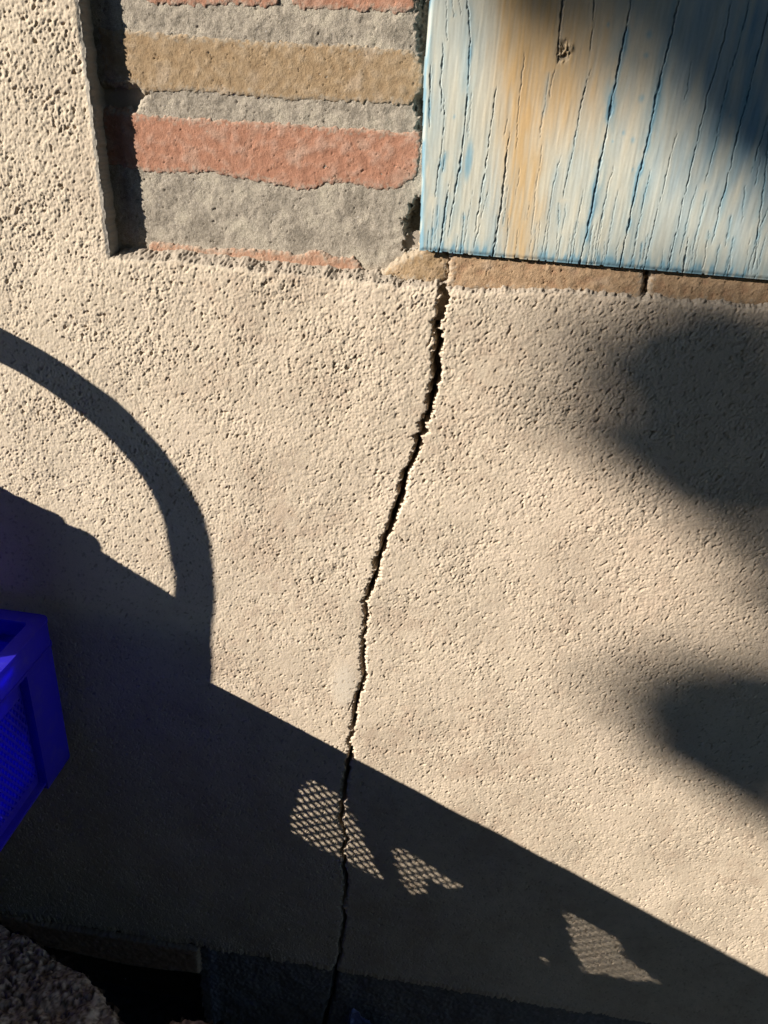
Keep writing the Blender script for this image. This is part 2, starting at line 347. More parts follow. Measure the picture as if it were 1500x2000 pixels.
dent = sdf(WP([(150, 172), (262, 168), (284, 182), (262, 212), (150, 218)], DB), X, Z) + .001 * noise(X, Z, 307, .005, .02)
h -= .010 * ss(-.005, .005, dent)
C = flat((.380, .328, .262), X.shape); lf = broad(X, Z, 311, .03, .12); mf = noise(X, Z, 312, .004, .014)
C = mix(C, (.44, .385, .30), np.clip(.5 * lf + .25 * mf, 0, 1)); C = mix(C, (.25, .215, .17), np.clip(-.4 * lf - .3 * mf, 0, 1))
C = mix(C, (.14, .12, .10), .6 * pit); C = mix(C, (.75, .70, .62), .8 * ss(2.9, 3.3, noise(X, Z, 313, .003, .008)))
low = ss(W(0, 440, DB)[1], W(0, 480, DB)[1], Z); C = mix(C, (.43, .35, .26), .5 * low)
relief('mortar', xs, zs, h, None, M_mortar, wall, C)

# crumbs of mortar lying on the ledge
bm = bmesh.new()
for k in range(120):
    u = rnd.random(); p = (297 + u * 560, 500 + u * 58); d = -.002 - rnd.random() * .012
    x, z = W(*p); z = float(z_lip(x)) + (-d - .002) / .0185 * .011 * .9 + .001; r = .0006 + .0016 * rnd.random() ** 2
    m = Matrix.Translation((x, -d, z)) @ Matrix.Rotation(rnd.random() * 6, 4, Vector((rnd.random(), rnd.random(), rnd.random() + .1)).normalized()) @ Matrix.Diagonal((1, .7 + .5 * rnd.random(), .6 + .4 * rnd.random(), 1))
    bmesh.ops.create_icosphere(bm, subdivisions=1, radius=r, matrix=m)
M_crumb = mat('mortar crumbs', (.33, .29, .23), .95, [(900, 1, 3)], [(500, .2)], .1)
o = mb_obj('mortar_crumbs', bm, M_crumb, wall); o['kind'] = 'stuff'

# plinth and footing below the render
xs = grid_lines(-.72, .62, .002, -3.2, 3.2); zs = np.concatenate([np.arange(GROUND - .05, -1.45, .003), np.arange(-1.45, -1.285, .002)])
X, Z = np.meshgrid(xs, zs); xb = W(405, 1900)[0]
h = -.010 + .0006 * noise(X, Z, 401, .006, .03) + .001 * broad(X, Z, 402, .05, .2)
cd = crack_d(X, Z); h -= .03 * ss(-.0005, .0015, cd)
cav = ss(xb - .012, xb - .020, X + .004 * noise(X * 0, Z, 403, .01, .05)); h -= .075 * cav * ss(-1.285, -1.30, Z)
C = flat((.20, .195, .19), X.shape); C = mix(C, (.25, .24, .235), np.clip(.5 * noise(X, Z, 404, .01, .05), 0, 1))
C = mix(C, (.25, .26, .30), ss(.012, .004, abs(X - xb - .008)))
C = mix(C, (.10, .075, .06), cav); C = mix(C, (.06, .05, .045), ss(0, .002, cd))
C = mix(C, (.5, .48, .45), ss(2.9, 3.3, noise(X, Z, 405, .006, .02)))
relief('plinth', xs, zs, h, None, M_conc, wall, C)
fb = brick('foundation_brick', [(-300, 1735), (0, 1788), (100, 1812), (250, 1836), (384, 1858), (388, 1902), (300, 1893), (240, 1884), (130, 1858), (0, 1832), (-300, 1775)], -.004, ((.36, .23, .15), (.42, .28, .19), (.30, .19, .12)), 420, None, 1.4, .0015)

# ------------------------------------------------------------------ the painted shutter
def zz(pts): return [(780 + .48 * a, .48 * b) for a, b in pts]
DSH = .0005
SH = WP([(834, -130), (829, 140), (821, 487), (1500, 545), (1820, 572), (1850, -130)], DSH)
SH[0] = (SH[1][0] + .012, .925); SH[5] = (SH[4][0] + .012, .925)
CR = [
 ([(190, 0), (197, 160)], 1, 0.30), ([(275, -60), (288, 150), (283, 300), (270, 480), (250, 650), (230, 760), (215, 860), (200, 960)], 2, .9), ([(178, 170), (170, 330), (172, 450)], 2, .4),
 ([(187, 410), (178, 560), (168, 640)], 1.5, .3), ([(130, 260), (125, 400), (122, 520)], 1.4, .9), ([(170, 640), (155, 720), (147, 795)], 1.6, .8), ([(188, 620), (176, 700)], 1, 0.83), ([(205, 740), (185, 880), (165, 1010)], 2, .7),
 ([(395, 360), (375, 500), (350, 680), (335, 780), (310, 940)], 1.8, .35), ([(450, 545), (437, 640), (420, 800), (395, 950), (382, 1045)], 3.2, .05), ([(508, 220), (495, 340), (485, 450), (475, 600)], 1, 0.05),
 ([(670, -60), (655, 120), (647, 190), (648, 250)], 3, .1), ([(800, -60), (783, 130), (777, 200)], 1.5, .2), ([(632, 290), (612, 390)], .7, .2), ([(775, 290), (740, 420), (720, 530), (700, 640), (680, 740), (668, 800)], 1.4, .5),
 ([(955, -60), (920, 130), (890, 280), (860, 440), (835, 580), (810, 700), (785, 850), (760, 960), (735, 1062)], 3, 1), ([(1150, -60), (1110, 130), (1075, 270), (1045, 400), (1020, 530), (990, 660), (960, 780), (935, 900), (900, 1075)], 2.6, 1),
 ([(1360, -40), (1325, 150), (1295, 250), (1260, 370), (1225, 520), (1195, 650), (1160, 800), (1125, 960), (1095, 1090)], 1.5, .45), ([(1435, -40), (1380, 190), (1345, 300), (1310, 470), (1280, 610), (1245, 740)], 1.2, .7),
 ([(1530, -60), (1460, 220), (1420, 380), (1390, 500), (1360, 620), (1330, 750), (1300, 860), (1275, 990)], 1.8, .8), ([(1520, 400), (1470, 570), (1435, 700)], 1.2, .7), ([(1520, 800), (1455, 960), (1420, 1110)], 1, 0.71),
 ([(1190, 260), (1160, 420)], .7, .3), ([(1130, 540), (1100, 640), (1080, 740), (1040, 900), (1000, 1080)], 1.2, .4), ([(1020, 700), (985, 860), (950, 1050)], 1.3, .7), ([(870, 680), (830, 850), (800, 1010)], 1, 0.50), ([(890, 780), (860, 930), (840, 1060)], .8, .4),
 ([(750, 780), (720, 920), (695, 1055)], .9, .4), ([(655, 640), (625, 760), (605, 880), (580, 1040)], .9, .4), ([(650, 830), (640, 1040)], .8, .5), ([(660, 960), (645, 1045)], 1, 0.83), ([(585, 580), (565, 700), (545, 880), (530, 1020)], .6, .1), ([(490, 690), (478, 790)], .5, 0),
 ([(1210, 760), (1170, 900), (1140, 1060)], .9, .6), ([(1250, 780), (1215, 930), (1190, 1060)], .8, .6), ([(1175, 975), (1165, 1040), (1155, 1095)], 2.6, .4), ([(1260, 940), (1235, 1090)], 1, 0.83), ([(1300, 1000), (1285, 1105)], 1, 0.59), ([(1355, 1010), (1340, 1115)], .8, .5),
 ([(300, 780), (260, 1000)], .6, .3), ([(360, 780), (330, 900), (305, 1010)], .8, .3), ([(215, 0), (225, 60)], .8, .8), ([(245, 0), (250, 50)], .8, .8), ([(120, 940), (115, 1000)], .8, .9), ([(135, 930), (130, 1010)], .7, .9), ([(240, 960), (232, 1015)], .7, .7),
 ([(1350, 880), (1330, 1000)], .6, .6), ([(1410, 760), (1395, 900)], .7, .6), ([(1470, 640), (1450, 750)], .7, .6), ([(1590, -50), (1520, 350), (1490, 700), (1440, 1100)], 1.5, .8), ([(1700, -50), (1640, 350), (1600, 700), (1560, 1100)], 2, .9), ([(1820, -50), (1760, 350), (1720, 700), (1680, 1120)], 1.5, .6), ([(1950, -50), (1890, 500), (1840, 1150)], 2, .8),
]
for k in range(34):
    a = rnd.uniform(120, 2100); b = rnd.uniform(-1300, -80); L_ = rnd.uniform(150, 500); sl_ = .05 + .0001 * a
    CR.append(([(a + sl_ * L_, b - L_), (a + .5 * sl_ * L_, b - L_ / 2), (a, b)], rnd.uniform(.8, 2.4), rnd.uniform(.1, .9)))
for k in range(46):
    a = rnd.uniform(110, 1480); b = 1010 + .092 * a - rnd.uniform(0, 30) if rnd.random() < .7 else rnd.uniform(300, 1000); L_ = rnd.uniform(40, 190); sl_ = .06 + .00011 * a
    CR.append(([(a + sl_ * L_, b - L_), (a + .5 * sl_ * L_ + rnd.uniform(-3, 3), b - L_ / 2), (a, b)], rnd.uniform(.4, .7), rnd.uniform(0, .8)))
lo, hi = SH.min(0), SH.max(0)
xs = np.arange(lo[0] - .001, hi[0] + .002, .00065); zs = np.r_[np.arange(lo[1] - .001, .17, .0010), np.arange(.17, hi[1] + .004, .004)]; X, Z = np.meshgrid(xs, zs)
cut = noise(X, Z * 0 + .3, 520, .006, .03) * .00015
s = sdf(SH, X, Z) + cut
h = np.zeros_like(X); blue = np.zeros_like(X); dark = np.zeros_like(X)
gx = X - .13 * (Z + .0)                                     # grain leans a touch
wob = .55 * noise(X, Z, 501, .006, .03, 1, 2.9) * .0006 + noise(X, Z, 502, .0018, .006, 1, 2.5) * .00022
for pts, w, bl in CR:
    P = WP(zz(pts), DSH); o_ = np.argsort(P[:, 1]); P = P[o_]
    r = (Z[:, 0] > P[0, 1] - .004) & (Z[:, 0] < P[-1, 1] + .004)
    if not r.any(): continue
    Zr, Xr = Z[r], X[r]; L = P[-1, 1] - P[0, 1]
    dd = np.abs(Xr - np.interp(Zr, P[:, 1], P[:, 0]) - wob[r])
    tp = np.clip(np.minimum(Zr - P[0, 1] + .002, P[-1, 1] - Zr + .002) / (.18 * L + .002), 0, 1) ** .7
    tp = np.where(P[0, 1] < W(1000, 495, DSH)[1], np.clip((P[-1, 1] - Zr + .002) / (.2 * L), 0, 1) ** .7, tp)
    mod = np.clip(.85 + .35 * noise(Xr * 0 + pts[0][0] * .001, Zr, 503, .006, .03), .5, 1.5)
    hw = np.maximum(.00031 * w ** .8 * tp * mod, .00026)
    k = np.clip(1.25 - .8 * dd / hw, 0, 1) * np.clip(tp * 3 * min(1, .4 + .4 * w), 0, 1)
    h[r] -= .0007 * min(w, 2.5) ** .6 * k
    h[r] += .00007 * np.exp(-((dd - hw * 1.5) / .0007) ** 2) * tp * min(w, 2)      # lifted lips
    dark[r] = np.maximum(dark[r], k * min(1, .35 + .22 * w))
    wid = .0019 + .0015 * w
    blue[r] = np.maximum(blue[r], bl * tp ** .5 * np.exp(-(dd / wid) ** 1.2) * np.clip(.8 + .35 * noise(Xr, Zr, 504, .008, .05, 1, 4.0), .2, 1.3))
fib = noise(X, Z, 505, .0013, .004, 1, 16.7); fib2 = noise(X, Z, 506, .004, .016, 1, 12.5)
h += .00002 * fib + .00004 * fib2 + .00008 * broad(X, Z, 507, .03, .12, sz=2.5)
h -= .0014 * np.clip(1 - s / .0035, 0, 1.0) ** 2
# knot chip, paint chips
def spot(pt, rx, rz, e=2):
    a, b = W(*zz([pt])[0], DSH); return np.exp(-(((X - a - wob) / rx) ** 2 + ((Z - b) / rz) ** 2) ** e)
kn = spot((668, 210), .0055, .008) * (noise(X, Z, 508, .003, .012) > -.6); h -= .0022 * kn; dark = np.maximum(dark, kn * .55)
h += .0016 * spot((690, 195), .004, .0035)
chip = spot((282, 655), .0035, .017)
for p, a in (((915, 540), .0014), ((950, 570), .0018), ((985, 400), .0022), ((1015, 140), .0024), ((950, 690), .0013), ((225, 475), .0013), ((1005, 225), .0016), ((850, 100), .0015), ((868, 575), .0009), ((262, 885), .0012), ((1345, 470), .0012)):
    chip = np.maximum(chip, .75 * spot(p, a, a * 1.4, 1.2))
C = flat((.585, .565, .465), X.shape)
C = mix(C, (.64, .60, .48), np.clip(.28 * noise(X, Z, 509, .008, .04, 1, 8.3), 0, .8))
C = mix(C, (.47, .53, .51), np.clip(.34 * broad(X, Z, 510, .02, .10, sz=5.6) + .1, 0, .8))
C = mix(C, (.52, .47, .35), np.clip(.16 * fib2, 0, .4))
# orange weather stain
def band(pts, wl, wr):
    P = WP(zz(pts), DSH); o_ = np.argsort(P[:, 1]); P = P[o_]; u = X - np.interp(Z, P[:, 1], P[:, 0]) + .004 * broad(X, Z, 511, .015, .08, sz=3.3)
    return np.where(u < 0, np.exp(-(u / wl) ** 2), np.exp(-(u / wr) ** 2))
zc = Z
st = band([(470, -80), (490, 250), (520, 600), (500, 1050)], .024, .017) * .95
st = st * (.75 + .25 * ss(W(0, 520, DSH)[1], W(0, 200, DSH)[1], Z))
st2 = band([(560, -80), (590, 200), (560, 450)], .050, .070) * ss(W(0, 260, DSH)[1], W(0, 100, DSH)[1], Z)
edge_l = ss(W(905, 200, DSH)[0], W(985, 200, DSH)[0], X)
st = np.clip(np.maximum(st, .75 * st2) * edge_l * (1 + .18 * fib2), 0, 1)
C = mix(C, (.60, .405, .195), .92 * st)
C = mix(C, (.50, .29, .11), .38 * st2 * edge_l)
# blue showing along cracks and edges; darker blue tint towards the upper right
rt = ss(W(1180, 150, DSH)[0], W(1560, 150, DSH)[0], X) * ss(W(0, 470, DSH)[1], W(0, 120, DSH)[1], Z)
C = mix(C, (.17, .30, .40), np.clip(.62 * rt * (1 + .35 * noise(X, Z, 512, .01, .05, 1, 6.7)), 0, .9))
eb = np.exp(-np.clip(s, 0, 1) / .006) * (X < W(1600, 0)[0]) + .55 * np.exp(-((Z - np.interp(X, SH[2:5, 0], SH[2:5, 1])) / .016) ** 2)
blue = np.clip(np.maximum(blue, eb * np.clip(.8 + .4 * noise(X, Z, 513, .006, .03, 1, 5.0), .1, 1.2) * (1 - .9 * st)), 0, 1)
C = mix(C, (.225, .380, .440), .84 * blue)
C = mix(C, (.11, .26, .36), .50 * ss(.62, 1.0, blue))
C = mix(C, (.17, .36, .46), chip * .8)
C = mix(C, (.050, .120, .170), np.clip(dark * (.6 + .5 * blue), 0, 1))
C = mix(C, (.05, .04, .03), np.clip(dark * st * .8, 0, 1))
C *= (1 + .02 * fib + .022 * fib2)[..., None]; C = np.clip(C, .01, .8)
h = DSH + h
shutter = thing('window_shutter', 'pale blue wooden shutter with flaking paint and an orange stain', 'shutter', (SH[2][0], 0, SH[2][1]))
relief('painted_face', xs, zs, h, s > -.0003, M_shut, shutter, C)
bm = bmesh.new()                                            # the board's body behind the painted face
core = [(.0005 + a, b) for a, b in ((SH[1][0] + .0008, SH[0][1]), (SH[1][0] + .0008, SH[1][1]), (SH[2][0] + .0008, SH[2][1] + .0008), (SH[4][0] - .0008, SH[4][1] + .0008), (SH[5][0] - .0008, SH[5][1] - .0008))]
fr = [bm.verts.new((a, .0035, b)) for a, b in core]; bk = [bm.verts.new((a, .0165, b)) for a, b in core]
bm.faces.new(fr); bm.faces.new(bk[::-1])
for k in range(5): bm.faces.new((fr[k], fr[(k + 1) % 5], bk[(k + 1) % 5], bk[k]))
mb_obj('board', bm, mat('faded blue paint', (.22, .36, .42), .7, [(300, .4, 4)], [(90, .15)]), shutter)

# ------------------------------------------------------------------ blue crate
CX0, CX1, CD0, CD1, CZ0, CZ1 = -.975, -.508, .028, .68, -.85, -.61
crate = thing('plastic_crate', 'deep blue plastic crate with mesh sides at the left edge of the picture', 'crate', ((CX0 + CX1) / 2, -(CD0 + CD1) / 2, CZ0))
def rrect(x0, x1, y0, y1, r, n=6):
    out = []
    for cx, cy, a0 in ((x1 - r, y1 - r, 0), (x0 + r, y1 - r, 90), (x0 + r, y0 + r, 180), (x1 - r, y0 + r, 270)):
        for k in range(n + 1):
            a = math.radians(a0 + 90 * k / n); out.append((cx + r * math.cos(a), cy + r * math.sin(a)))
    return out
def ring(bm, outer, inner, z0, z1):
    n = len(outer); L = [[bm.verts.new((x, y, z)) for x, y in p] for p, z in ((outer, z0), (outer, z1), (inner, z1), (inner, z0))]
    for a in range(4):
        for k in range(n): bm.faces.new((L[a][k], L[a][(k + 1) % n], L[(a + 1) % 4][(k + 1) % n], L[(a + 1) % 4][k]))
bm = bmesh.new()
ring(bm, rrect(CX0, CX1, -CD1, -CD0, .014), rrect(CX0 + .004, CX1 - .004, -CD1 + .004, -CD0 - .004, .010), CZ1 - .038, CZ1 - .004)
ring(bm, rrect(CX0 - .001, CX1 + .001, -CD1 - .001, -CD0 + .001, .015), rrect(CX0 + .020, CX1 - .020, -CD1 + .020, -CD0 - .020, .006), CZ1 - .004, CZ1)
ring(bm, rrect(CX0 - .0015, CX1 + .0015, -CD1 - .0015, -CD0 + .0015, .0155), rrect(CX0 + .019, CX1 - .019, -CD1 + .019, -CD0 - .019, .007), CZ1 - .0415, CZ1 - .0375)
mb_obj('rim', bm, M_blue, crate, .0008, 1)
bm = bmesh.new(); prism(bm, rrect(CX0 + .003, CX1 - .003, -CD1 + .003, -CD0 - .003, .018), CZ0 + .006, CZ0 + .010); mb_obj('base', bm, M_blue, crate)
zt = CZ1 - .0395
for sx, sd in ((1, 1), (1, -1), (-1, 1), (-1, -1)):
    cx = CX1 if sx > 0 else CX0; cy = -CD0 if sd > 0 else -CD1; r, l, t = .014, .070, .003
    arc = [(cx - sx * r + sx * r * math.cos(a), cy - sd * r + sd * r * math.sin(a)) for a in [math.radians(90 * k / 7) for k in range(8)]]
    ari = [(cx - sx * r + sx * (r - t) * math.cos(a), cy - sd * r + sd * (r - t) * math.sin(a)) for a in [math.radians(90 * k / 7) for k in range(8)]]
    out = [(cx - sx * .016, cy - sd * l), (cx, cy - sd * l)] + arc + [(cx - sx * l, cy), (cx - sx * l, cy - sd * .016)]
    inn = [(cx - sx * l + sx * t, cy - sd * .016), (cx - sx * l + sx * t, cy - sd * t)] + ari[::-1] + [(cx - sx * t, cy - sd * l + sd * t), (cx - sx * .016, cy - sd * l + sd * t)]
    bm = bmesh.new(); prism(bm, out + inn, CZ0, zt); mb_obj('corner_post', bm, M_blue, crate, .0007, 1)
def side(axis, pos, a0, a1, rect):
    """a mesh side; axis 'x': plane x = pos running along depth, 'y': plane y = -pos running along x"""
    bm = bmesh.new(); th = .003; z_lo, z_hi = -.826, -.688
    def bx(u0, u1, z0, z1, t=th, off=0): 
        if axis == 'x': box(bm, pos - t / 2 + off, pos + t / 2 + off, -u1, -u0, z0, z1)
        else: box(bm, u0, u1, -pos - t / 2 + off, -pos + t / 2 + off, z0, z1)
    bx(a0, a1, z_hi, zt); bx(a0, a1, CZ0, z_lo); bx(a0, a0 + .012, z_lo, z_hi); bx(a1 - .012, a1, z_lo, z_hi)
    mid = (a0 + a1) / 2; bx(mid - .004, mid + .004, z_lo, z_hi, .005)
    o = mb_obj('side_panel', bm, M_blue, crate)
    bm = bmesh.new(); u0, u1 = a0 + .012, a1 - .012; k = 1.85; p = .0092; hh = z_hi - z_lo
    for sg in (1, -1):
        c = u0 - hh / k
        while c < u1 + hh / k:
            pts = []
            for t in (0, 1):
                zz_ = z_lo if t == 0 else z_hi; pts.append([c + sg * (hh / k) * t if sg > 0 else c + hh / k - (hh / k) * t, zz_])
            (ua, za), (ub, zb) = pts
            def clip(ua, za, ub, zb):
                if ua > ub: ua, za, ub, zb = ub, zb, ua, za
                if ub <= u0 or ua >= u1: return None
                if ua < u0: za += (u0 - ua) / (ub - ua) * (zb - za); ua = u0
                if ub > u1: zb = za + (u1 - ua) / (ub - ua) * (zb - za); ub = u1
                return ua, za, ub, zb
            r = clip(ua, za, ub, zb)
            if r:
                ua, za, ub, zb = r
                if axis == 'x': bar(bm, (pos + .0004 * sg, -ua, za), (pos + .0004 * sg, -ub, zb), .0030, .0031)
                else:
                    P_, Q_ = Vector((ua, -pos, za)), Vector((ub, -pos, zb)); t_ = (Q_ - P_).normalized(); n_ = t_.cross(Vector((0, 1, 0))).normalized() * .00155; w_ = Vector((0, .0013, 0))
                    rr = [[bm.verts.new(q + s1 * w_ + s2 * n_) for s1, s2 in ((-1, -1), (1, -1), (1, 1), (-1, 1))] for q in (P_, Q_)]
                    for m_ in range(4): bm.faces.new((rr[0][m_], rr[0][(m_ + 1) % 4], rr[1][(m_ + 1) % 4], rr[1][m_]))
            c += p
    mb_obj('mesh', bm, M_blue, o)
side('x', CX1 - .014, CD0 + .060, CD1 - .060, 0); side('x', CX0 + .014, CD0 + .060, CD1 - .060, 0)
side('y', CD0 + .014, CX0 + .060, CX1 - .060, 0); side('y', CD1 - .014, CX0 + .060, CX1 - .060, 0)

# added tarpaulin sheet inside the crate's right side; gaps shaped for the light patches
XC = CX1 - .022
def on_panel(px): return np.array([((x - XC) / A_, z + B_ * (x - XC) / A_) for x, z in WP(px)])
GAPS = [on_panel([(592, 1535), (612, 1522), (660, 1552), (690, 1600), (712, 1650), (745, 1718), (700, 1705), (655, 1672), (610, 1655), (572, 1625), (572, 1595)]),
        on_panel([(768, 1655), (800, 1665), (850, 1700), (912, 1738), (870, 1732), (828, 1715), (830, 1745), (800, 1742), (785, 1710)]),
        on_panel([(1102, 1778), (1150, 1800), (1205, 1835), (1220, 1870), (1282, 1918), (1230, 1912), (1140, 1898), (1118, 1850)]),
        on_panel([(1058, 1868), (1067, 1866), (1074, 1883), (1066, 1885)])]
us = np.arange(.090, .61, .0015); zs = np.arange(CZ0 + .011, -.600, .0015); U, Z = np.meshgrid(us, zs)
gap = np.maximum.reduce([sdf(gp, U, Z) for gp in GAPS]) + .0012 * noise(U, Z, 601, .004, .02)
prof = -.617 + .004 * broad(U, Z * 0, 602, .03, .1) - Z
bend = .004 * broad(U, Z, 603, .08, .3) * 0
V = np.stack([XC + bend, -U, Z], -1).reshape(-1, 3); Q = quads(*U.shape); m = ((gap < 0) & (prof > 0)).ravel(); Q = Q[m[Q].all(1)]
o = mesh_obj('gobo_sheet', V, Q, M_gobo); md = o.modifiers.new('thickness', 'SOLIDIFY'); md.thickness = .003; md.offset = 0
tag(o, 'added dark blue tarpaulin sheet lining the inside of the blue crate', 'gobo')

# ------------------------------------------------------------------ basket standing in the crate, kindling heaped in it
BX, BD, BZ0, BZR = -.78, .152, CZ0 + .011, -.515
basket = thing('wicker_basket', 'oval wicker basket with a tall hoop handle standing in the blue crate', 'basket', (BX, -BD, BZ0))
nu, nv = 144, 60; u = np.linspace(0, 2 * np.pi, nu, endpoint=False)[None, :]; v = np.linspace(0, 1, nv)[:, None]
we = .0022 * np.sin(u * 18 + np.pi * np.floor(v * 24)) * np.sin(v * 24 * np.pi) ** 2
rx = .085 + .022 * v + we; rd = .060 + .016 * v + we
V = np.stack([BX + rx * np.cos(u), -BD + rd * np.sin(u), BZ0 + (BZR - BZ0) * v + 0 * u], -1).reshape(-1, 3)
o = mesh_obj('body', V, quads(nv, nu, True), M_wick, basket); md = o.modifiers.new('thickness', 'SOLIDIFY'); md.thickness = .005; md.offset = -1
def sweep(name, path, secs, m, parent, closed=False):
    """path points with per-point cross sections given as lists of offset vectors"""
    V = np.array([[list(Vector(p) + Vector(q)) for q in s] for p, s in zip(path, secs)]); n, k = V.shape[:2]
    Q = quads(n, k, True)
    if closed: Q = np.vstack([Q, [[(n - 1) * k + j, (n - 1) * k + (j + 1) % k, (j + 1) % k, j] for j in range(k)]])
    else:
        pass
    return mesh_obj(name, V.reshape(-1, 3), Q, m, parent)
th = np.linspace(0, 2 * np.pi, 96, endpoint=False)
path = [(BX + .107 * math.cos(a), -BD + .076 * math.sin(a), BZR) for a in th]
secs = [[(.006 * math.cos(b) * math.cos(a), .006 * math.cos(b) * math.sin(a), .007 * math.sin(b)) for b in np.linspace(0, 2 * np.pi, 8, endpoint=False)] for a in th]
sweep('rim', path, secs, M_wick, basket, True)
# hoop: inner and outer outline recovered from the shadow on the wall
xH = BX
def hd(px, py): x, z = W(px, py); d = (x - xH) / A_; return d, z + B_ * d
MIDL = [(377, 1345), (377, 1240), (377, 1140), (375, 1062), (362, 1003), (335, 945), (290, 884), (232, 822), (170, 769), (92, 716), (0, 656)]
pts = np.array([hd(*p) for p in MIDL]); dtop = pts[-1][0]
mir = pts.copy(); dc = (pts[0][0] + .058) / 2; zmax = pts[-1][1]
# close the arch symmetrically about its centre depth
right = pts[pts[:, 0] > dc]; left = right[::-1].copy(); left[:, 0] = 2 * dc - left[:, 0]
arch = np.vstack([[(right[0][0], BZR - .10)], right, left, [(left[-1][0], BZR - .10)]])
tt = np.r_[0, np.cumsum(np.hypot(*np.diff(arch, axis=0).T))]; ti = np.linspace(0, tt[-1], 90)
for _ in range(2): pass
ad, azz = np.interp(ti, tt, arch[:, 0]), np.interp(ti, tt, arch[:, 1])
for _ in range(14):
    ad[1:-1] = (ad[:-2] + 2 * ad[1:-1] + ad[2:]) / 4; azz[1:-1] = (azz[:-2] + 2 * azz[1:-1] + azz[2:]) / 4
tan = np.stack([np.gradient(ad), np.gradient(azz)], 1); tan /= np.linalg.norm(tan, axis=1)[:, None]
path = [(xH, -d, z) for d, z in zip(ad, azz)]; secs = []
for k in range(90):
    top = ss(.3, .95, np.array(abs(tan[k][0])))
    hx = .5 * (.045 - .006 * top); ht = .5 * (.014 + .027 * top)
    wv = 1 + .015 * math.sin(k * 2.2); n_ = Vector((0, tan[k][1], tan[k][0])); n_ = Vector((0, -(-tan[k][1]), tan[k][0]))
    secs.append([(hx * wv * math.cos(b) * (1.12 if abs(math.cos(b)) > .3 else 1), n_.y * ht * wv * math.sin(b), n_.z * ht * wv * math.sin(b)) for b in np.linspace(0, 2 * np.pi, 12, endpoint=False)])
sweep('handle', path, secs, M_wick, basket)
def rough_bar(name, p, q, a, b, m, seed, parent=None, nseg=10):
    """split stick: four to five sided, wandering section, between p and q"""
    r = random.Random(seed); p, q = Vector(p), Vector(q); t = (q - p).normalized(); s = t.cross(Vector((0, 0, 1)))
    s = (s if s.length > .1 else Vector((1, 0, 0))).normalized(); n = s.cross(t); bm = bmesh.new(); ns = 7
    base = [(math.cos(2 * math.pi * k / ns + r.random() * .5) * a * (.8 + .3 * r.random()), math.sin(2 * math.pi * k / ns) * b * (.8 + .3 * r.random())) for k in range(ns)]
    rows = []
    for i in range(nseg + 1):
        c = p.lerp(q, i / nseg) + s * r.uniform(-.0015, .0015); rows.append([bm.verts.new(c + s * x * r.uniform(.94, 1.06) + n * y * r.uniform(.94, 1.06)) for x, y in base])
    for i in range(nseg):
        for k in range(ns): bm.faces.new((rows[i][k], rows[i][(k + 1) % ns], rows[i + 1][(k + 1) % ns], rows[i + 1][k]))
    bm.faces.new(rows[0][::-1]); bm.faces.new(rows[-1]); return mb_obj(name, bm, m, parent)
M_kind = mat('split kindling', (.22, .14, .08), .9, [(200, 1.5, 5)], [(90, .3)], .1)
e0, e1 = unshadow(-40, 928, .10), unshadow(338, 1158, .215)
topz0, topz1 = e0.z, e1.z
rows = [(-.770, 0), (-.806, .004), (-.842, -.010)] + [(x, -.029 * r) for r in range(1, 6) for x in (-.764, -.800, -.836)]
for k, (x, dzz) in enumerate(rows):
    dx_ = 0
    o = rough_bar('kindling_stick', (x, -.078, topz0 - .018 + dzz), (x, -(.226 + .006 * math.sin(k * 2.1)), topz1 - .018 + dzz), .019, .019, M_kind, 40 + k)
    tag(o, 'split kindling stick heaped in the wicker basket', 'stick', 'kindling sticks heaped in the basket')

def on_x(px, py, x): xs_, z = W(px, py); d = (xs_ - x) / A_; return Vector((x, -d, z + B_ * d))
o = rough_bar('kindling_stick', on_x(-30, 930, -.79) - Vector((0, 0, .017)), on_x(108, 994, -.79) - Vector((0, 0, .017)), .010, .010, M_kind, 77); tag(o, 'short kindling stick lying on top of the heap in the basket', 'stick', 'kindling sticks heaped in the basket')
o = rough_bar('kindling_stick', on_x(40, 990, -.765) - Vector((0, 0, .013)), on_x(180, 1044, -.765) - Vector((0, 0, .012)), .012, .012, M_kind, 78); tag(o, 'short crooked kindling stick near the top of the heap in the basket', 'stick', 'kindling sticks heaped in the basket')
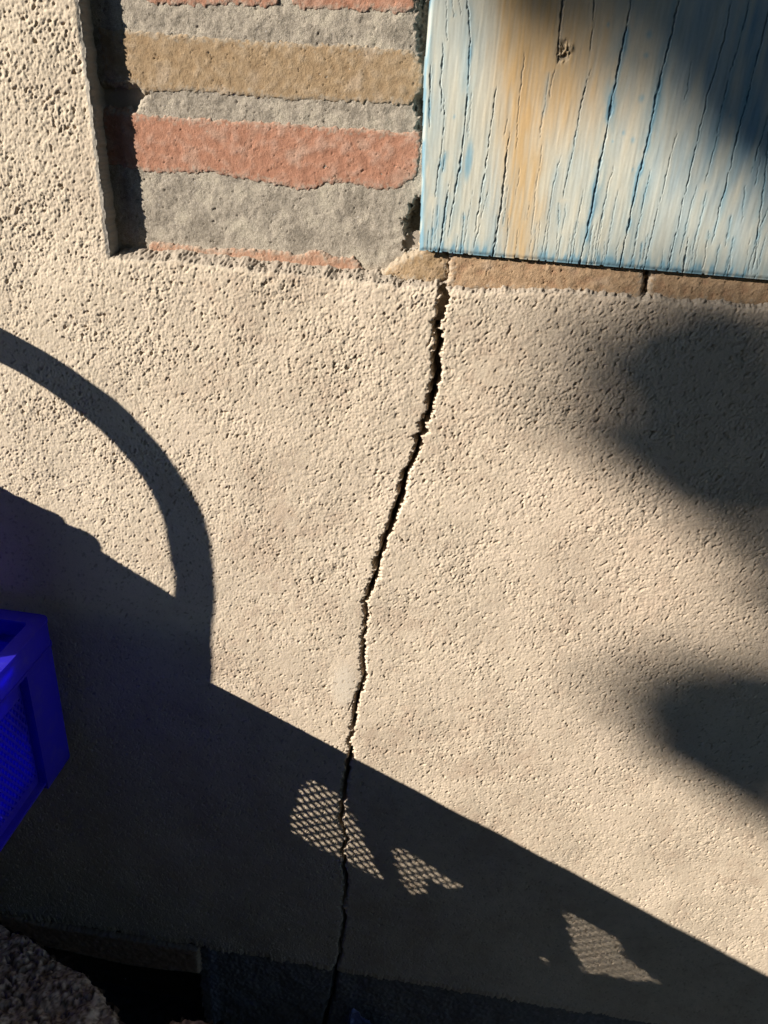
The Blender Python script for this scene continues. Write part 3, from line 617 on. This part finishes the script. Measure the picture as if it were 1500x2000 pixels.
# ------------------------------------------------------------------ chopping block, logs
def stump(name, label, outline, zt, seed, colr, group, rough=.006, crack_at=None, bark_t=.012):
    P = np.array(outline); c = P.mean(0); root = thing(name, label, 'stump', (c[0], -c[1], GROUND), group)
    n = 220; a = np.r_[P, P[:1]]; L = np.r_[0, np.cumsum(np.hypot(*np.diff(a, axis=0).T))]; q = np.linspace(0, L[-1], n, endpoint=False)
    ol = np.stack([np.interp(q, L, a[:, 0]), np.interp(q, L, a[:, 1])], 1)
    for _ in range(6): ol = (np.roll(ol, 1, 0) + 2 * ol + np.roll(ol, -1, 0)) / 4
    rr = RS(seed).randn(n); rr = np.real(np.fft.ifft(np.fft.fft(rr) * np.exp(-(np.fft.fftfreq(n, 1 / n) / 22) ** 2))); rr /= rr.std()
    dirs = ol - c; dirs /= np.linalg.norm(dirs, axis=1)[:, None]; ol = ol + dirs * rr[:, None] * .0035
    st_ = .0022; xs = np.arange(ol[:, 0].min() - .01, ol[:, 0].max() + .01, st_); ds = np.arange(ol[:, 1].min() - .01, ol[:, 1].max() + .01, st_); X, Dd = np.meshgrid(xs, ds)
    s = sdf(ol, X, Dd); R_ = np.hypot(X - c[0], Dd - c[1]); th = np.arctan2(Dd - c[1], X - c[0])
    h = rough * (.5 * (.6 - abs(noise(X, Dd, seed, .018, .06))) + .7 * broad(X, Dd, seed + 2, .04, .15) + .12 * np.round(1.3 * noise(X, Dd, seed + 9, .018, .06)) + .03 * noise(X, Dd, seed + 1, .005, .014)) + .0006 * np.sin(R_ * 900 + 3 * noise(X, Dd, seed + 3, .03, .1))
    ck = np.zeros_like(X)
    for a0 in np.linspace(-3, 3, 10) + RS(seed).randn(10) * .2: ck = np.maximum(ck, np.exp(-(np.sin((th - a0 + .12 * noise(X, Dd, seed + 4, .02, .08)) / 2) * 2 * R_ / (.003 + .012 * R_)) ** 2) * ss(.03, .08, R_))
    h -= .010 * ck; h -= .010 * np.clip(1 - s / .007, 0, 1) ** 2
    C = flat(colr, X.shape); nn = noise(X, Dd, seed + 5, .006, .03); C = mix(C, np.minimum(np.array(colr) * 1.5, .7), np.clip(.5 * nn, 0, 1)); C = mix(C, np.array(colr) * .25, np.clip(-.6 * nn, 0, 1)); C = mix(C, np.array(colr) * .3, .8 * ss(.2, 1.4, noise(th * .12 + 2, R_ * .25, seed + 6, .003, .012))); C = mix(C, np.array(colr) * .2, ck * .8)
    V = np.stack([X, -Dd, zt + h], -1).reshape(-1, 3); Q = quads(*X.shape)[:, ::-1]; m = (s > -.002).ravel(); Q = Q[m[Q].all(1)]
    mesh_obj('cut_face', V, Q, M_wood, root, C.reshape(-1, 3))
    zl = np.linspace(GROUND - .01, zt - .004, 70); u_ = q[None, :]; H2 = .004 * broad(np.tile(u_, (70, 1)), np.tile(zl[:, None], (1, n)), seed + 7, .02, .09, sz=2.8) + .003 * noise(np.tile(u_, (70, 1)), np.tile(zl[:, None], (1, n)), seed + 8, .008, .03, 1, 2.5)
    sc_ = 1 + .06 * ((zt - zl) / (zt - GROUND))[:, None]
    bx_ = c[0] + (ol[None, :, 0] - c[0]) * sc_ + dirs[None, :, 0] * H2; bd_ = c[1] + (ol[None, :, 1] - c[1]) * sc_ + dirs[None, :, 1] * H2
    V = np.stack([bx_, -bd_, np.tile(zl[:, None], (1, n))], -1).reshape(-1, 3); mesh_obj('bark', V, quads(70, n, True), M_bark, root)
    return root
stump('chopping_block', 'wide weathered grey chopping block with a cracked rough top, under the blue crate', [(-.80, .105), (-.70, .082), (-.651, .082), (-.541, .115), (-.465, .142), (-.410, .180), (-.378, .235), (-.370, .33), (-.42, .43), (-.52, .50), (-.65, .53), (-.78, .50), (-.87, .38), (-.87, .20)], -1.20, 700, (.50, .43, .36), None, .0045)
stump('log_section', 'small reddish brown upright log cut by the bottom of the picture', [(-.283 + .074 * math.cos(a), .242 + .076 * math.sin(a)) for a in np.linspace(0, 2 * math.pi, 20, endpoint=False)], -1.20, 740, (.46, .32, .26), None, .002)
def log(name, p, q, r, seed, parent=None):
    p, q = Vector(p), Vector(q); t = (q - p).normalized(); s = t.orthogonal().normalized(); n = t.cross(s); bm = bmesh.new(); rr = random.Random(seed); ns = 26
    ph = [rr.random() * 6 for _ in range(4)]; rows = []
    for i in range(9):
        c = p.lerp(q, i / 8); row = []
        for k in range(ns):
            a = 2 * math.pi * k / ns; w = r * (1 + .05 * math.sin(2 * a + ph[0]) + .035 * math.sin(5 * a + ph[1] + i * .2) + .025 * rr.uniform(-1, 1)); row.append(bm.verts.new(c + (s * math.cos(a) + n * math.sin(a)) * w))
        rows.append(row)
    for i in range(8):
        for k in range(ns): bm.faces.new((rows[i][k], rows[i][(k + 1) % ns], rows[i + 1][(k + 1) % ns], rows[i + 1][k]))
    c0 = bm.verts.new(p - t * .004); c1 = bm.verts.new(q + t * .004)
    caps = []
    for row, cc in ((rows[0], c0), (rows[-1], c1)):
        bm2 = bmesh.new(); caps.append(bm2); vv = [bm2.verts.new(x.co) for x in row]; cv = bm2.verts.new(cc.co)
        for k in range(ns): bm2.faces.new((vv[k], vv[(k + 1) % ns], cv))
    bm.verts.remove(c0); bm.verts.remove(c1)
    root = thing(name, None, None, tuple((p + q) / 2 - Vector((0, 0, r))))
    mb_obj('bark', bm, M_bark, root, smooth=True)
    for bm2 in caps: mb_obj('cut_face', bm2, M_kind, root)
    return root
o = log('log_section', (-.735, -.40, -1.196), (-.735, -.40, CZ0 - .004), .165, 5); tag(o, 'thick upright log carrying the blue crate', 'log')
lg = 0
for row in range(8):
    for k in range(5):
        r = .066; zc_ = GROUND + r + row * .118; dd = .09 + k * .136 + (.068 if row % 2 else 0)
        x1 = -1.00 - .03 * rnd.random()
        o = log('firewood_log', (x1 - .42, -dd, zc_), (x1, -dd, zc_), r + rnd.uniform(-.004, .001), 60 + lg); lg += 1
        tag(o, 'round firewood log in the stack left of the chopping block', 'log', 'stacked firewood logs')

# blue plastic film leaning on the plinth
xs = np.linspace(0, 1, 60); X, V_ = np.meshgrid(np.linspace(-.055, .075, 60), np.linspace(GROUND + .004, -1.335, 110))
tx, tz = W(688, 1962, .006)
px0 = tx + .03 + X; topl = tz - .0003 - np.interp(X, [-.055, -.036, -.030, -.022, -.010, .006, .022, .036, .055, .075], [.062, .040, .000, .004, .024, .030, .052, .060, .084, .10]) - .002 * noise(X, X * 0, 801, .004, .02)
zq = GROUND + .004 + (topl - GROUND - .004) * ((V_ - V_.min()) / (V_.max() - V_.min()))
dq = .006 + .05 * (1 - (zq - GROUND) / .31) ** 2 + .005 * broad(px0, zq, 802, .03, .1) ** 2
V = np.stack([px0, -dq, zq], -1).reshape(-1, 3); o = mesh_obj('plastic_sheet', V, quads(*X.shape), M_scrap)
md = o.modifiers.new('thickness', 'SOLIDIFY'); md.thickness = .0006
tag(o, 'torn pale blue plastic sheet leaning on the base of the wall', 'plastic sheet')

# ------------------------------------------------------------------ tree to the left whose leaves shade the right of the wall
LT = 10.0
TB = (-8.4, -4.9, GROUND)
tree = thing('tree', 'leafy tree to the left throwing soft shadows on the right of the wall', 'tree', TB)
REG = [([(1205, 690), (1290, 630), (1420, 605), (1600, 600), (1600, 1060), (1460, 1050), (1360, 1020), (1260, 960), (1190, 880), (1180, 770)], 520),
       ([(1030, 700), (1080, 640), (1200, 610), (1200, 900), (1120, 890), (1050, 810)], 34),
       ([(1200, 560), (1600, 560), (1600, 630), (1200, 680)], 40),
       ([(1420, 1080), (1600, 1080), (1600, 1240), (1450, 1220)], 46),
       ([(1205, 1320), (1310, 1275), (1430, 1290), (1600, 1290), (1600, 1680), (1500, 1620), (1430, 1575), (1320, 1500), (1220, 1440)], 520),
       ([(950, -160), (1150, -160), (1150, 40), (1080, 100), (985, 80)], 260),
       ([(1150, -160), (1230, -160), (1230, 80), (1150, 60)], 46),
       ([(1215, -160), (1700, -160), (1700, 160), (1400, 140), (1230, 70)], 320),
       ([(1400, 140), (1600, 160), (1600, 400), (1500, 330), (1430, 240)], 110),
       ([(1260, 100), (1420, 150), (1520, 400), (1420, 330), (1290, 200)], 26),
       ([(1060, -400), (1800, -400), (1800, -160), (1060, -160)], 200),
       ([(1620, 160), (2300, 100), (2300, 1500), (1620, 1700)], 800)]
V, Q = [], []
for poly, n in REG:
    P = np.array(poly); lo, hi = P.min(0), P.max(0); k = 0
    while k < n:
        p = lo + np.array([rnd.random(), rnd.random()]) * (hi - lo)
        if sdf(P, np.array([p[0]]), np.array([p[1]]))[0] < 0: continue
        k += 1; x, z = W(*p); c = Vector((x, 0, z)) + SUN * (LT + rnd.uniform(-.4, .5))
        a = Vector((rnd.uniform(-1, 1), rnd.uniform(-1, 1), rnd.uniform(-1, 1))).normalized(); b = a.orthogonal().normalized()
        n_ = a.cross(b); l, w = rnd.uniform(.016, .028), rnd.uniform(.009, .015); i = len(V)
        V += [c - a * l, c - b * w + n_ * .003, c + a * l, c + b * w + n_ * .003]; Q.append((i, i + 1, i + 2, i + 3))
mesh_obj('crown', [list(v) for v in V], Q, M_leafb, tree, smooth=False)
def limb(name, pts, r0, r1, parent):
    pts = [Vector(p) for p in pts]; n = len(pts); V = []
    for i, p in enumerate(pts):
        t = (pts[min(i + 1, n - 1)] - pts[max(i - 1, 0)]).normalized(); s = t.orthogonal().normalized(); u = t.cross(s); r = r0 + (r1 - r0) * i / (n - 1)
        V += [list(p + (s * math.cos(a) + u * math.sin(a)) * r * (1 + .06 * rnd.uniform(-1, 1))) for a in np.linspace(0, 2 * math.pi, 10, endpoint=False)]
    return mesh_obj(name, V, quads(n, 10, True), M_bark, parent)
def over(px, py, L=LT): x, z = W(px, py); return Vector((x, 0, z)) + SUN * L
tb = Vector(TB); fork = over(2600, 900, LT + .1)
limb('trunk', [tb, tb.lerp(fork, .35) + Vector((.03, 0, .05)), tb.lerp(fork, .7), fork], .07, .035, tree)
limb('branch', [fork, over(2000, 900), over(1600, 820)], .022, .006, tree)
limb('branch', [fork, over(2000, 1450), over(1620, 1470)], .018, .005, tree)
limb('branch', [fork, over(2100, 300), over(1650, 50)], .022, .005, tree)

# ------------------------------------------------------------------ leafy hedge added behind the camera to block sky light
sky_screen = thing('sky_screen', 'unseen tall leafy hedge facing the wall', 'sky_screen', (1.2, -2.6, GROUND))
V, Q = [], []
for k in range(42000):
    f = rnd.random(); x = rnd.uniform(-2.6, 6); z = GROUND + rnd.uniform(0, 3.7); y = -2.2 - abs(rnd.gauss(0, .12))
    if f > .88: z = GROUND + 3.7 - abs(rnd.gauss(0, .1)); y = -rnd.uniform(2.2, 3.0)
    c = Vector((x, y, z)); a = Vector((rnd.uniform(-1, 1), rnd.uniform(-.6, .6), rnd.uniform(-1, 1))).normalized(); b = a.orthogonal().normalized(); i = len(V)
    V += [list(c - a * .04), list(c - b * .022), list(c + a * .04), list(c + b * .022)]; Q.append((i, i + 1, i + 2, i + 3))
mesh_obj('screen_leaves', V, Q, M_leafb, sky_screen, smooth=False)
bm = bmesh.new(); box(bm, -2.55, 5.95, -2.95, -2.35, GROUND, GROUND + 3.55); mb_obj('screen_core', bm, M_bark, sky_screen)

# ------------------------------------------------------------------ unseen overhang added above the window to cut sky light
sky_blocker = thing('blocker_overhang', 'dark boarded roof overhang added above the window to cut sky light', 'blocker', (0, 0, 1.5))
bm = bmesh.new()
for k in range(11): box(bm, -3.2, 3.2, -.112 * (k + 1) + .004, -.112 * k, 1.50, 1.52)
M_blocker = mat('dark stained boards', (.05, .035, .025), .8, [(200, .5, 4)], [(30, .3)], .2)
mb_obj('blocker_boards', bm, M_blocker, sky_blocker)
bm = bmesh.new(); box(bm, -3.2, 3.2, -1.26, -1.235, 1.46, 1.60); mb_obj('blocker_edge', bm, M_blocker, sky_blocker)
bm = bmesh.new(); box(bm, -3.2, 3.2, -1.28, .3, 1.605, 1.64); mb_obj('blocker_deck', bm, M_blocker, sky_blocker)
